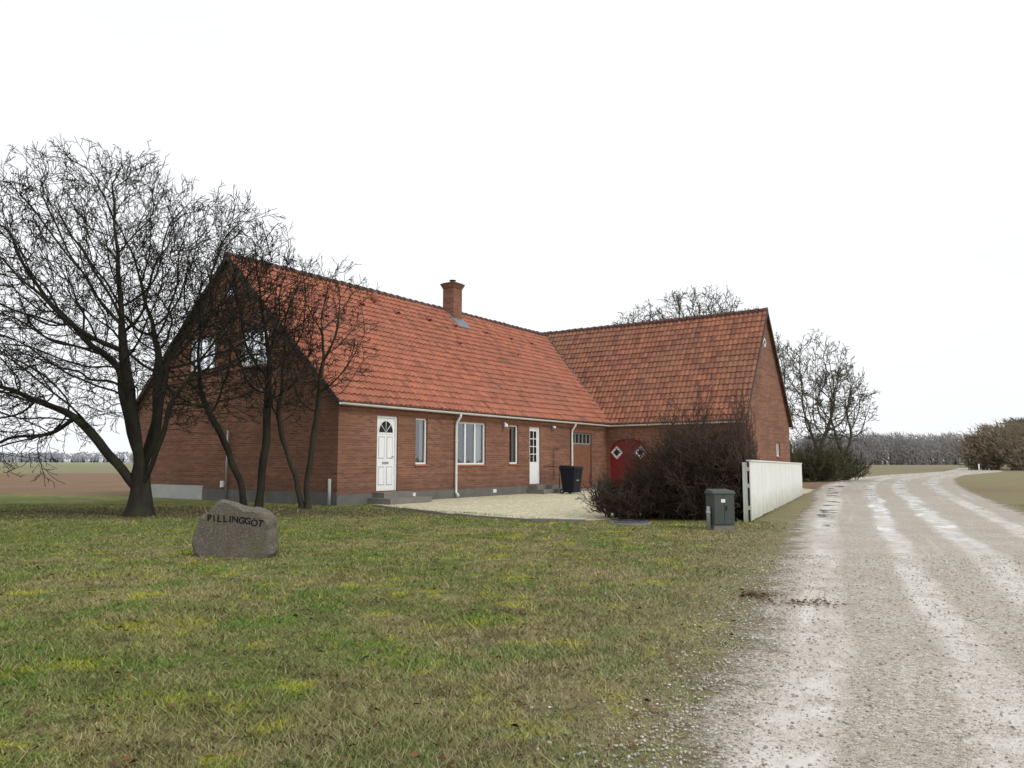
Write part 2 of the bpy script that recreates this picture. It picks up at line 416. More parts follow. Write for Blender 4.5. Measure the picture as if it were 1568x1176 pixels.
b.tube([P(u1-.12,-.085,z0+1.02),P(u1-.12,-.03,z0+1.02),P(u1-.22,-.03,z0+1.02)],.012,M_STEEL,6)
b.obj('front_door',house)
b=MB(); u0,u1,z0,z1=D2R
b.box(F_FRONT,u0,u0+.06,-.13,-.05,z0,z1,M_WHITE); b.box(F_FRONT,u1-.06,u1,-.13,-.05,z0,z1,M_WHITE)
b.box(F_FRONT,u0+.06,u1-.06,-.13,-.05,z1-.06,z1,M_WHITE)
b.box(F_FRONT,u0+.06,u1-.06,-.13,-.085,z0,z1-.06,M_WHITE)
b.box(F_FRONT,u0+.16,u1-.16,-.085,-.080,z0+.85,z1-.16,M_DARK)
b.face([P(u0+.16,-.076,z0+.85),P(u1-.16,-.076,z0+.85),P(u1-.16,-.076,z1-.16),P(u0+.16,-.076,z1-.16)],M_GLASS)
b.box(F_FRONT,(u0+u1)/2-.015,(u0+u1)/2+.015,-.085,-.065,z0+.85,z1-.16,M_WHITE)
for i in (1,2,3): 
    zz=z0+.85+(z1-.16-z0-.85)*i/4; b.box(F_FRONT,u0+.16,u1-.16,-.085,-.068,zz-.014,zz+.014,M_WHITE)
b.tube([P(u0+.1,-.085,z0+1.02),P(u0+.1,-.03,z0+1.02),P(u0+.2,-.03,z0+1.02)],.012,M_STEEL,6)
b.obj('side_door',house)
b=MB(); u0,u1,z0,z1=GAR
n=14
for i in range(n):
    a=u0+(u1-u0)*i/n; b.box(F_FRONT,a+.004,a+(u1-u0)/n-.004,-.12,-.07,z0,z1-.5,M_BROWNDOOR)
b.box(F_FRONT,u0,u1,-.12,-.06,z1-.5,z1-.44,M_GREYDOOR); b.box(F_FRONT,u0,u1,-.12,-.06,z1-.06,z1,M_GREYDOOR)
for i in range(6):
    a=u0+(u1-u0-.06)*i/5; b.box(F_FRONT,a,a+.06,-.118,-.058,z1-.44,z1-.06,M_GREYDOOR)
b.face([P(u0,-.1,z1-.44),P(u1,-.1,z1-.44),P(u1,-.1,z1-.06),P(u0,-.1,z1-.06)],M_GLASS)
b.face([P(u0,-.3,z1-.5),P(u1,-.3,z1-.5),P(u1,-.3,z1),P(u0,-.3,z1)],M_DARK)
b.obj('garage_door',house)
b=MB(); a0,a1=AG; O,U,N=F_WF
pts=arch(a0,a1,.05,1.72,.52)
b.face([O+U*p[0]+N*(-.1)+V((0,0,p[1])) for p in pts],M_REDDOOR)
for i in range(12):
    u=a0+(a1-a0)*i/12; x=(u-(a0+a1)/2)/((a1-a0)/2)
    zt=1.72+.52*math.sqrt(max(0,1-x*x)); b.box(F_WF,u-.008,u+.008,-.1,-.085,.05,zt-.02,M_BLACK if i==6 else M_REDDOOR)
for c in (.46,1.62):
    dm=diamond(c,1.62,.30); di=diamond(c,1.62,.17)
    for i in range(4):
        j=(i+1)%4; Q=lambda p,n:O+U*p[0]+N*n+V((0,0,p[1]))
        b.face([Q(dm[i],-.07),Q(dm[j],-.07),Q(di[j],-.07),Q(di[i],-.07)],M_WHITE)
        b.face([Q(dm[i],-.07),Q(dm[j],-.07),Q(dm[j],-.1),Q(dm[i],-.1)],M_WHITE)
    b.face([Q(p,-.08) for p in di],M_DARK)
b.obj('barn_gate',house)
b=MB(); O,U,N=F_WG; Q=lambda p,n:O+U*p[0]+N*n+V((0,0,p[1]))
dm=diamond(3.35,6.55,.24); di=diamond(3.35,6.55,.14)
for i in range(4):
    j=(i+1)%4; b.face([Q(dm[i],.01),Q(dm[j],.01),Q(di[j],.01),Q(di[i],.01)],M_WHITE)
b.face([Q(p,-.03) for p in di],M_DARK); b.obj('gable_diamond_window',house)

# roofs
def tiles(b,O,A,U,Nn,La,Lb,mat,w=.215,e=.335,k=6,clip=None):
    cols=int(round(La/w)); w=La/cols; rows=int(round(Lb/e)); e=Lb/rows
    mi=b.mid(mat)
    prof=[]
    for j in range(k):
        x=j/k; prof.append(.045*(.5+.5*math.cos(2*math.pi*(x-.5)))**1.6)
    for r in range(rows):
        base=len(b.v); nc=cols*k+1
        rj=[random.uniform(-.006,.009) for _ in range(cols+1)]
        for (bb,h0) in ((r*e,.036),((r+1)*e+.03,.0)):
            for i in range(nc):
                sag=.02*math.sin(i/nc*9.+r*.13)
                p=O+A*(w*i/k)+U*bb+Nn*(prof[i%k]+h0+rj[i//k]+sag); b.v.append(tuple(p))
        for i in range(nc):
            p=O+A*(w*i/k)+U*(r*e)+Nn*(prof[i%k]*.6-.02); b.v.append(tuple(p))
        for i in range(nc): b.v.append(b.v[base+i])
        for i in range(nc-1):
            b.f.append((base+i,base+i+1,base+nc+i+1,base+nc+i)); u=(i/k+.001); u1=u+.9/k
            b.uv.append([(u,r+.05),(u1,r+.05),(u1,r+.9),(u,r+.9)]); b.mi.append(mi); b.sm.append(True)
            q=base+2*nc+i; b.f.append((q,q+1,q+nc+1,q+nc)); b.uv.append([(u,r+.9)]*4); b.mi.append(mi); b.sm.append(True)
def norm(v): return v.normalized()
sl1=norm(V((0,W/2,RZ-EV))); n1=norm(V((0,-(RZ-EV),W/2)))
oh=.27
rb=MB(); Vs=-.16
lb1=math.hypot(W/2,RZ-EV)
tiles(rb,V((Vs,0,EV+.03))-sl1*oh,V((1,0,0)),sl1,n1,MS-Vs,lb1+oh-.03,M_TILE)
sl1b=norm(V((0,-W/2,RZ-EV))); n1b=norm(V((0,(RZ-EV),W/2)))
tiles(rb,V((Vs,W,EV+.03))-sl1b*oh,V((1,0,0)),sl1b,n1b,MS-Vs,lb1+oh-.03,M_TILE,k=4)
rb.obj('main_roof',house)
rb=MB(); sl2=norm(V((WW/2,0,RZ2-EV))); n2=norm(V((-(RZ2-EV),0,WW/2))); lb2=math.hypot(WW/2,RZ2-EV)
Ts=-WT-.14
tiles(rb,V((SW,Ts,EV+.03))-sl2*oh,V((0,1,0)),sl2,n2,W-Ts+.14,lb2+oh-.03,M_TILE2)
sl2b=norm(V((-WW/2,0,RZ2-EV))); n2b=norm(V(((RZ2-EV),0,WW/2)))
tiles(rb,V((SW+WW,Ts,EV+.03))-sl2b*oh,V((0,1,0)),sl2b,n2b,W-Ts+.14,lb2+oh-.03,M_TILE2,k=4)
rb.obj('wing_roof',house)
def ridge(b,p0,p1,mat,r=.12,step=.38):
    p0=V(p0);p1=V(p1);L=(p1-p0).length;n=int(L/step);d=(p1-p0)/n
    for i in range(n):
        a=p0+d*i; c=a+d*1.08
        j=V((0,0,random.uniform(-.012,.012)))
        b.tube([a+j,c+j+V((0,0,-.014))],[r*1.16,r*.9],mat,10)
rb=MB(); ridge(rb,(Vs,W/2,RZ+.02),(MS-.1,W/2,RZ+.02),M_RIDGE); ridge(rb,(SW+WW/2,Ts,RZ2+.02),(SW+WW/2,W,RZ2+.02),M_RIDGE)
rb.obj('ridge_tiles',house)
vb_=MB()
def zmain(t): return EV+.03+t*(RZ-EV)/(W/2)
pts=[]
for i in range(13):
    t=-.2+(W/2+.15)*i/12; z=zmain(t); sv=SW+(z-EV-.03)/((RZ2-EV)/(WW/2)); pts.append(V((sv,t,z+.09)))
for i in range(12):
    a,c=pts[i],pts[i+1]; vb_.face([a+V((-.12,0,0.0)),c+V((-.12,0,0.0)),c+V((0,0,-.02)),a+V((0,0,-.02))],M_LEAD)
vb_.obj('valley_flashing',house)
rb=MB()
def barge(b,p0,p1,thick,drop,off,mat):
    p0=V(p0);p1=V(p1); t=V(thick)
    dz=V((0,0,-drop)); o=V((0,0,off))
    b.hexa([p0+o+dz,p1+o+dz,p1+o+dz+t,p0+o+dz+t,p0+o,p1+o,p1+o+t,p0+o+t],mat)
barge(rb,V((Vs-.02,0,EV))-sl1*oh,(Vs-.02,W/2,RZ),(.03,0,0),.17,.045,M_BARGE)
barge(rb,V((Vs-.02,W,EV))-sl1b*oh,(Vs-.02,W/2,RZ),(.03,0,0),.17,.045,M_BARGE)
barge(rb,V((SW,Ts-.02,EV))-sl2*oh,(SW+WW/2,Ts-.02,RZ2),(0,.03,0),.2,.05,M_BARGE)
barge(rb,V((SW+WW,Ts-.02,EV))-sl2b*oh,(SW+WW/2,Ts-.02,RZ2),(0,.03,0),.2,.05,M_BARGE)
rb.box(F_FRONT,Vs,SW-.2,0.002,.2,EV-.17,EV-.11,M_BARGE)
rb.box(F_WF,.2,WT+.14,0.002,.2,EV-.17,EV-.11,M_BARGE)
rb.obj('barge_boards',house)
gb=MB()
def gutter(b,p0,p1,out,mat,r=.062):
    p0=V(p0);p1=V(p1);out=V(out); k=8
    for lay,rr in ((0,r),(1,r-.008)):
        for i in range(k):
            a=math.pi*i/k; c=math.pi*(i+1)/k
            f=lambda p,t:p+out*(-math.cos(t)*rr)+V((0,0,-math.sin(t)*rr))
            b.face([f(p0,a),f(p1,a),f(p1,c),f(p0,c)],mat)
gy=-.255; gz=EV-.19
gutter(gb,(Vs-.02,gy,gz),(SW-.26,gy,gz-.03),(0,-1,0),M_TRIM)
gx=SW-.24
gutter(gb,(gx,-.3,gz-.03),(gx,Ts,gz),(-1,0,0),M_TRIM)
for s in (5.22,13.0):
    zb=.10
    gb.tube([(s,gy,gz-.05),(s,gy,gz-.14),(s,-.09,gz-.34),(s,-.075,gz-.5),(s,-.075,.45),(s,-.075,zb+.1),(s-.04,-.22,zb)],.045,M_TRIM,8)
    for z in (.8,1.9): gb.tube([(s,-.075,z),(s,-.075,z+.05)],.055,M_TRIM,8)
gb.tube([(-.08,.22,0),(-.08,.22,.75)],.045,M_PLINTHL,8)
gb.tube([(-.08,4.9,.0),(-.08,4.9,2.2)],.03,M_STEEL,8)
gb.obj('gutters',house)
cb=MB(); cs,ct=11.15,W/2-.30
FC=(V((cs,ct,0)),V((1,0,0)),V((0,-1,0)))
h=.30
cb.box(FC,-h,h,-h,h,RZ-.8,RZ+.98,M_BRICK)
cb.box(FC,-h-.03,h+.03,-h-.03,h+.03,RZ+.98,RZ+1.05,M_BRICK)
cb.box(FC,-h-.06,h+.06,-h-.06,h+.06,RZ+1.05,RZ+1.12,M_BRICK)
cb.box(FC,-h-.09,h+.09,-h-.09,h+.09,RZ+1.12,RZ+1.19,M_RIDGE)
cb.box(FC,-h-.02,h+.02,-h-.02,h+.02,RZ+1.19,RZ+1.23,M_STEP)
cb.tube([(cs,ct,RZ+1.2),(cs,ct,RZ+1.33)],.1,M_BLACK,10)
cb.tube([(cs,ct,RZ+1.34),(cs,ct,RZ+1.37)],.15,M_BLACK,10)
def onroof(s,t,o=.0): return V((s,t,EV+.03+t*(RZ-EV)/(W/2)))+n1*o
tb=ct-h
cb.hexa([onroof(cs-h-.14,tb-.42,.03),onroof(cs+h+.14,tb-.42,.03),onroof(cs+h+.14,tb+.35,.03),onroof(cs-h-.14,tb+.35,.03),
         onroof(cs-h-.14,tb-.42,.095),onroof(cs+h+.14,tb-.42,.095),onroof(cs+h+.14,tb+.35,.095),onroof(cs-h-.14,tb+.35,.095)],M_LEAD)
cb.obj('chimney',house)
vb=MB()
def vent(s,t,w=.11,mat=M_BLACK):
    a=onroof(s,t,.05); 
    p=[a+V((-w,0,0)),a+V((w,0,0)),a+V((w*.7,0,0))+sl1*.30,a+V((-w*.7,0,0))+sl1*.30]
    q=[a+V((-w*.7,0,0))+n1*.10,a+V((w*.7,0,0))+n1*.10,a+V((w*.4,0,0))+sl1*.26+n1*.02,a+V((-w*.4,0,0))+sl1*.26+n1*.02]
    vb.hexa(p+q,mat)
    f=a-V((0,.006,0)); vb.face([f+V((-w*.85,0,0)),f+V((w*.85,0,0)),f+V((w*.6,0,0))+n1*.09,f+V((-w*.6,0,0))+n1*.09],M_BLACK)
for s in (1.1,3.0,4.9,6.8,8.7,10.4,12.6,14.6,16.4): vent(s,4.15,.085,M_TILE)
for s in (2.2,9.4,13.6): vent(s,3.1,.06,M_TILE)
for s in (5.9,): vb.tube([onroof(s,4.55,0),onroof(s,4.55,0)+V((0,0,.4))],.11,M_TILE2,8)
vb.obj('roof_vents',house)
eb=MB()
eb.box(F_FRONT,1.15,2.95,.031,.95,-.05,.17,M_STEP); eb.box(F_FRONT,1.35,2.6,.031,.5,.17,.33,M_STEP)
eb.box(F_FRONT,9.6,10.95,.031,.8,-.05,.17,M_STEP); eb.box(F_FRONT,9.7,10.8,.031,.45,.17,.33,M_STEP)
eb.box(F_FRONT,13.0,15.0,.031,.5,-.05,.08,M_STEP)
eb.obj('doorsteps',house)
eb=MB()
eb.tube([(8.05,-.0,2.62),(8.05,-.12,2.62),(8.05,-.14,2.55)],.03,M_WHITE,8); eb.tube([(8.05,-.14,2.48),(8.05,-.14,2.60)],[.09,.06],M_WHITE,10)
eb.tube([(11.5,-.0,2.62),(11.5,-.12,2.62)],.03,M_WHITE,8); eb.tube([(11.5,-.12,2.55),(11.5,-.12,2.64)],[.07,.05],M_WHITE,10)
eb.obj('wall_lamps',house)
eb=MB()
for z in (1.75,): eb.tube([(11.55,-.06,.5),(11.55,-.06,z),(11.95,-.06,z)],.012,M_BLACK,6)
eb.tube([(10.9,-.7,.15),(10.9,-.7,1.0),(10.9,-.05,1.05)],.018,M_BLACK,6)
eb.box(F_FRONT,3.0,3.25,.03,.04,.12,.26,M_TRIM); eb.box(F_FRONT,7.4,7.6,.03,.04,.12,.24,M_TRIM)
eb.box(F_GAB,5.1,5.25,0,.05,.42,.62,M_WHITE)
eb.obj('wall_fittings',house)

# ------------------------------------------------------------------ ground sheets
def sheet(name,rows,mat,z,attrs):
    nv=len(rows[0]); v=[(p[0],p[1],z) for r in rows for p in r]; f=[]
    for i in range(len(rows)-1):
        for j in range(nv-1):
            a=i*nv+j; f.append((a,a+1,a+nv+1,a+nv))
    me=bpy.data.meshes.new(name); me.from_pydata(v,[],f); me.materials.append(mat)
    for k,vals in attrs.items():
        at=me.attributes.new(k,'FLOAT','POINT'); at.data.foreach_set('value',[x for r in vals for x in r])
    me.update(); o=bpy.data.objects.new(name,me); COL.objects.link(o); return o
S=2600; g=20
sheet('ground',[[(-S+2*S*j/g,-S+2*S*i/g) for j in range(g+1)] for i in range(g+1)],M_GROUND,0,{})
Lp=[(-3.4,-8),(-.9,0),(.55,3.3),(1.05,4.45),(1.55,5.5),(2.3,7.4),(3.55,10.4),(5.7,15.9),(9.2,24),(11.9,31),(15.9,40),(23,54),(34,70),(50,90),(76,132)]
Rp=[(1.6,-8),(3.6,0),(5.0,3.3),(5.5,4.5),(6.1,5.6),(7.0,7.6),(8.6,10.8),(11.3,16.4),(15.2,24.4),(18.8,31.6),(23.8,41.2),(31,54),(40,68),(56,88),(82,130)]
def interp(poly,n):
    out=[]
    for i in range(len(poly)-1):
        for k in range(n):
            t=k/n; out.append((poly[i][0]*(1-t)+poly[i+1][0]*t, poly[i][1]*(1-t)+poly[i+1][1]*t))
    out.append(poly[-1]); return out
Lf=interp(Lp,6); Rf=interp(Rp,6); rows=[];A1=[];A2=[];A3=[]; al=0
for i,(l,r) in enumerate(zip(Lf,Rf)):
    if i: al+=math.hypot(l[0]-Lf[i-1][0],l[1]-Lf[i-1][1])
    w=math.hypot(r[0]-l[0],r[1]-l[1]); n=12; ext=.9
    row=[];a1=[];a2=[];a3=[]
    for j in range(n+1):
        t=(-ext+(w+2*ext)*j/n)/w
        row.append((l[0]+(r[0]-l[0])*t,l[1]+(r[1]-l[1])*t)); a1.append(t); a2.append(al)
        a3.append(min(t*w, (1-t)*w))
    rows.append(row);A1.append(a1);A2.append(a2);A3.append(a3)
sheet('gravel_road',rows,M_ROAD,.005,{'across':A1,'along':A2,'edge':A3})
def poly_sheet(name,poly,mat,z,step=.35):
    xs=[p[0] for p in poly]; ys=[p[1] for p in poly]
    def inside(x,y):
        c=False
        for i in range(len(poly)):
            x1,y1=poly[i];x2,y2=poly[i-1]
            if (y1>y)!=(y2>y) and x<(x2-x1)*(y-y1)/(y2-y1)+x1: c=not c
        return c
    def dist(x,y):
        m=1e9
        for i in range(len(poly)):
            x1,y1=poly[i-1];x2,y2=poly[i]; dx,dy=x2-x1,y2-y1
            t=max(0,min(1,((x-x1)*dx+(y-y1)*dy)/(dx*dx+dy*dy))); m=min(m,math.hypot(x-x1-t*dx,y-y1-t*dy))
        return m
    nx=int((max(xs)-min(xs)+2)/step); ny=int((max(ys)-min(ys)+2)/step); v=[];at=[];f=[]
    for i in range(ny+1):
        for j in range(nx+1):
            x=min(xs)-1+j*step;y=min(ys)-1+i*step; v.append((x,y,z)); d=dist(x,y); at.append(d if inside(x,y) else -d)
    for i in range(ny):
        for j in range(nx):
            a=i*(nx+1)+j; q=(a,a+1,a+nx+2,a+nx+1)
            if max(at[k] for k in q)>-.45: f.append(q)
    me=bpy.data.meshes.new(name); me.from_pydata(v,[],f); me.materials.append(mat)
    a=me.attributes.new('edge','FLOAT','POINT'); a.data.foreach_set('value',at); o=bpy.data.objects.new(name,me); COL.objects.link(o)
    return inside
yard=[(-4.3,22.6),(-3.3,20.7),(-2.3,19.4),(-1.2,17.9),(.6,16.3),(1.7,16.1),(3.2,17.6),(5.5,19.0),(8,24),(9.8,28.2),(11.4,29.6),(13.2,33.5),(13.6,38.0),(12.5,37),(9.6,31.8),(4.6,35.5),(-4.2,23)]
yin=poly_sheet('gravel_yard',yard,M_YARD,.010)
kb=MB()
ed=[(-3.75,21.4),(-2.45,19.35),(-1.3,17.75),(.4,16.2),(1.5,15.9)]
for i in range(len(ed)-1):
    a=V((*ed[i],0));c=V((*ed[i+1],0));L=(c-a).length;n=max(1,int(L/.5));d=(c-a)/n;nn=V((-d.y,d.x,0)).normalized()*.035
    for k in range(n):
        p=a+d*k; q=a+d*(k+.985); hz=V((0,0,.05+random.uniform(-.01,.01)))
        kb.hexa([p-nn,q-nn,q+nn,p+nn,p-nn+hz,q-nn+hz,q+nn+hz,p+nn+hz],M_STEP)
kb.obj('yard_edging')

# ------------------------------------------------------------------ fence
fe=empty('white_board_fence'); fb=MB()
def fence_mat():
    m=NT('white_fence_paint'); o=m.obj(); s=m.xyz(o)
    c=m.mix(m.noise(5,4,vec=m.vmath('MULTIPLY',o,(1,1,.2))),(.66,.67,.63),(.84,.84,.81))
    g=m.rng(m.math('ADD',s[2],m.math('MULTIPLY',m.noise(3,4,.6,vec=o),.6)),.35,.85,.6,0)
    c=m.mix(g,c,(.30,.31,.22)); m.bsdf(c,.6,.3,m.bump(m.noise(30,3,vec=o),.3,.01)); return m.m
M_FENCE=fence_mat()
fa=V((4.87,15.9,0)); fz=V((10.3,27.6,0)); fd=(fz-fa).normalized(); fn=V((fd.y,-fd.x,0)); FF=(fa,fd,fn); FL=(fz-fa).length
u=0
while u<FL:
    w=.118; hh=1.24-.10*u/FL; j=random.uniform(-.002,.002)
    fb.box(FF,u,u+w,0+j,.022+j,.03+random.uniform(-.01,.02),hh,M_FENCE); u+=w+random.uniform(.0015,.0035)
for z in (.25,.70,1.04): fb.box(FF,0.02,FL,-.045,-.006,z,z+.08,M_FENCE)
fb.hexa([fa+fd*-.02+fn*-.05+V((0,0,1.242)),fz+fn*-.05+V((0,0,1.142)),fz+fn*.05+V((0,0,1.142)),fa+fd*-.02+fn*.05+V((0,0,1.242)),
         fa+fd*-.02+fn*-.05+V((0,0,1.27)),fz+fn*-.05+V((0,0,1.17)),fz+fn*.05+V((0,0,1.17)),fa+fd*-.02+fn*.05+V((0,0,1.27))],M_FENCE)
u=.03
while u<FL: fb.box(FF,u,u+.09,-.14,-.047,0,1.22-.1*u/FL,M_FENCE); u+=1.8
fb.obj('boards',fe)

ue=empty('utility_cabinet',(3.8,14.2,0),math.radians(12)); ub=MB()
M_UTIL=simple('grey_green_metal',(.065,.075,.068),.6,.2,4)
FU=(V((0,0,0)),V((1,0,0)),V((0,-1,0)))
ub.box(FU,-.19,.19,-.13,.13,-.05,.10,M_STEP)
ub.box(FU,-.205,.205,-.15,.15,.10,.66,M_UTIL)
ub.box(FU,-.19,-.004,.15,.162,.12,.64,M_UTIL); ub.box(FU,.004,.19,.15,.162,.12,.64,M_UTIL)
ub.hexa([V(p) for p in ((-.225,-.175,.66),(.225,-.175,.66),(.225,.17,.66),(-.225,.17,.66),(-.21,-.16,.70),(.21,-.16,.70),(.20,.15,.735),(-.20,.15,.735))],M_UTIL)
ub.box(FU,-.06,.02,.162,.165,.5,.56,M_WHITE); ub.box(FU,.03,.05,.162,.18,.36,.44,M_BLACK)
ub.obj('cabinet_body',ue)
pe=empty('marker_post',(3.56,14.1,0)); b=MB(); b.tube([(0,0,-.05),(0,0,.40),(0,0,.43)],[.04,.04,.028],M_STEEL,12); b.tube([(0,0,.30),(0,0,.34)],.046,M_PLINTHL,12); b.obj('post',pe)
mc=empty('manhole_cover',(2.35,15.4,0)); b=MB()
M_MAN=simple('cast_iron',(.07,.075,.08),.6,.3,5)
b.tube([(0,0,-.03),(0,0,.045)],.40,M_STEP,28); b.tube([(0,0,.045),(0,0,.07)],[.36,.32],M_MAN,28)
for i in range(6):
    a=math.pi*i/6; b.tube([(-.28*math.cos(a),-.28*math.sin(a),.072),(.28*math.cos(a),.28*math.sin(a),.072)],.01,M_BLACK,4)
b.obj('cover',mc)

def bin_(loc,rz,name):
    e=empty(name,loc,rz); b=MB(); m=M_BIN
    def ring(z,w,d,y=0): return [V((-w,-d+y,z)),V((w,-d+y,z)),V((w,d+y,z)),V((-w,d+y,z))]
    b.hexa(ring(.06,.22,.24)+ring(.92,.285,.33),m)
    b.hexa(ring(.92,.30,.35)+ring(.97,.305,.355),m)
    lid=ring(.975,.30,.37); b.hexa(lid+[V((-.28,-.33,1.03)),V((.28,-.33,1.03)),V((.27,.33,1.08)),V((-.27,.33,1.08))],m)
    b.tube([(-.26,.37,.98),(.26,.37,.98)],.025,m,8)
    for x in (-.27,.27):
        b.tube([(x-.03,.24,.1),(x+.03,.24,.1)],.10,M_BLACK,16); b.tube([(x-.034,.24,.1),(x+.034,.24,.1)],.045,M_STEEL,10)
    for x in (-.12,.12): b.hexa([V((x-.02,-.245,.15)),V((x+.02,-.245,.15)),V((x+.02,-.2,.15)),V((x-.02,-.2,.15)),V((x-.02,-.345,.9)),V((x+.02,-.345,.9)),V((x+.02,-.3,.9)),V((x-.02,-.3,.9))],m)
    b.box((V((0,0,0)),V((1,0,0)),V((0,-1,0))),-.09,.09,.285,.29,.5,.62,M_STEEL)
    o=b.obj('bin_body',e)
    md=o.modifiers.new('bev','BEVEL'); md.width=.012; md.segments=2; md.limit_method='ANGLE'
M_BIN=simple('navy_black_plastic',(.013,.015,.024),.55,.15,4,spec=.2)
bin_((2.25,29.4,0),math.radians(52),'wheelie_bin')

def stone():
    e=empty('engraved_boulder',(-3.62,10.3,0),math.radians(-4))
    bm=bmesh.new(); bmesh.ops.create_icosphere(bm,subdivisions=6,radius=1)
    for v in bm.verts:
        x,y,z=v.co
        sx=math.copysign(abs(x)**.58,x); sz=math.copysign(abs(z)**.55,z); sy=math.copysign(abs(y)**.7,y)
        zz=(sz+1)/2
        wd=.60-.13*max(0,zz)**1.4
        X=sx*wd; Y=sy*(.26-.06*zz)
        top=.73-.22*max(0,X+.18)-.50*max(0,-X-.26)
        Z=-.08+zz*(top+.08)
        p=V((X,Y,Z)); n=noise.fractal(p*2.6,1,2,4); n2=noise.noise(p*9)
        p+=v.normal*(n*.05+n2*.012)
        p.y=max(p.y,-.17+.03*p.z+ n2*.004)
        v.co=p
    me=bpy.data.meshes.new('boulder'); bm.to_mesh(me); bm.free()
    for q in me.polygons: q.use_smooth=True
    m=NT('weathered_granite'); o=m.obj()
    c=m.mix(m.noise(5,5,.7,vec=o),(.075,.063,.052),(.21,.18,.15))
    c=m.mix(m.rng(m.noise(45,4,.8,vec=o),.5,.65,0,.6),c,(.31,.28,.24))
    c=m.mix(m.rng(m.noise(60,3,.8,vec=m.vmath('ADD',o,(4,4,4))),.52,.66,0,.8),c,(.03,.026,.022))
    c=m.mix(m.rng(m.noise(2.4,4,.6,vec=m.vmath('ADD',o,(9,1,4))),.48,.62,0,.5),c,(.12,.12,.06))
    m.bsdf(c,.9,.2,m.bump(m.noise(25,6,.75,vec=o),1.,.02)); me.materials.append(m.m)
    ob=bpy.data.objects.new('boulder',me); COL.objects.link(ob); ob.parent=e
    M_TXT=simple('engraved_letters',(.010,.009,.008),.9,.2,4)
    txt="PILLINGGOT"; x=-.36
    wid={'I':.045}
    for i,ch in enumerate(txt):
        cu=bpy.data.curves.new('letter','FONT'); cu.body=ch; cu.size=.12; cu.extrude=.004; cu.align_x='CENTER'; cu.offset=.002
        t=bpy.data.objects.new('t',cu); COL.objects.link(t); dg=bpy.context.evaluated_depsgraph_get()
        me2=bpy.data.meshes.new_from_object(t.evaluated_get(dg)); bpy.data.objects.remove(t); me2.materials.clear(); me2.materials.append(M_TXT)
        l=bpy.data.objects.new('letter_%d'%(i+1),me2); COL.objects.link(l); l.parent=e
        w=wid.get(ch,.084); x+=w/2
        zz=.43+.03*math.cos((x-.02)/.36*1.2)-.09*(x+.1)+random.uniform(-.008,.008)
        l.location=(x,-.170+.03*zz,zz); l.rotation_euler=(math.radians(90),math.radians(4+x*22+random.uniform(-4,4)),0); x+=w/2
stone()

# ------------------------------------------------------------------ trees
def grow(b,p,d,L,r,lev,P,rnd,mat):
    n=P['n'][lev]; st=L/n; pts=[p.copy()]; rad=[r]; kids=[]
    d=d.normalized(); w=P['w'][lev]; tr=P['trop'][lev]; rt=max(P['rmin'],r*P['taper'])
    plane=P.get('plane')
    for i in range(n):
        d=(d+V((rnd.gauss(0,w),rnd.gauss(0,w),rnd.gauss(0,w)))+V((0,0,tr))).normalized()
        p=p+d*st
        if p.z<.12: p.z=.12; d.z=abs(d.z)
        if plane:
            q=(p-plane[0]).dot(plane[1])
            if q>-.18: p=p-plane[1]*(q+.18); d=(d-plane[1]*max(0,d.dot(plane[1]))*1.3+V((0,0,.2))).normalized()
        t=(i+1)/n; rr=r+(rt-r)*t; pts.append(p.copy()); rad.append(rr); kids.append((p.copy(),d.copy(),rr,t))
    b.tube(pts,rad,mat,P['k'][lev],cap=False)
    if lev+1<len(P['n']):
        nc=P['c'][lev]; bi=P.get('bias',1.)
        for q in range(nc):
            t=P['s'][lev]+(1-P['s'][lev])*(((q+rnd.random()*.9)/nc)**bi)
            i=min(n-1,int(t*n)); kp,kd,kr,kt=kids[i]
            prev=pts[i]; f=t*n-i; pp=prev.lerp(kp,min(1,max(0,f)))
            a=Vector((rnd.gauss(0,1),rnd.gauss(0,1),rnd.gauss(0,1))); a=(a-kd*a.dot(kd)).normalized()
            ang=math.radians(rnd.uniform(*P['ang'])); nd=kd*math.cos(ang)+a*math.sin(ang)
            Lc=L*P['r'][lev]*rnd.uniform(.7,1.15)*(1.08-.28*t)
            grow(b,pp,nd,Lc,max(P['rmin'],(r+(rt-r)*t)*P['rr']),lev+1,P,rnd,mat)
        if P.get('lead',1): grow(b,pts[-1],d,L*P['r'][lev]*1.0,max(P['rmin'],rad[-1]*.95),lev+1,P,rnd,mat)

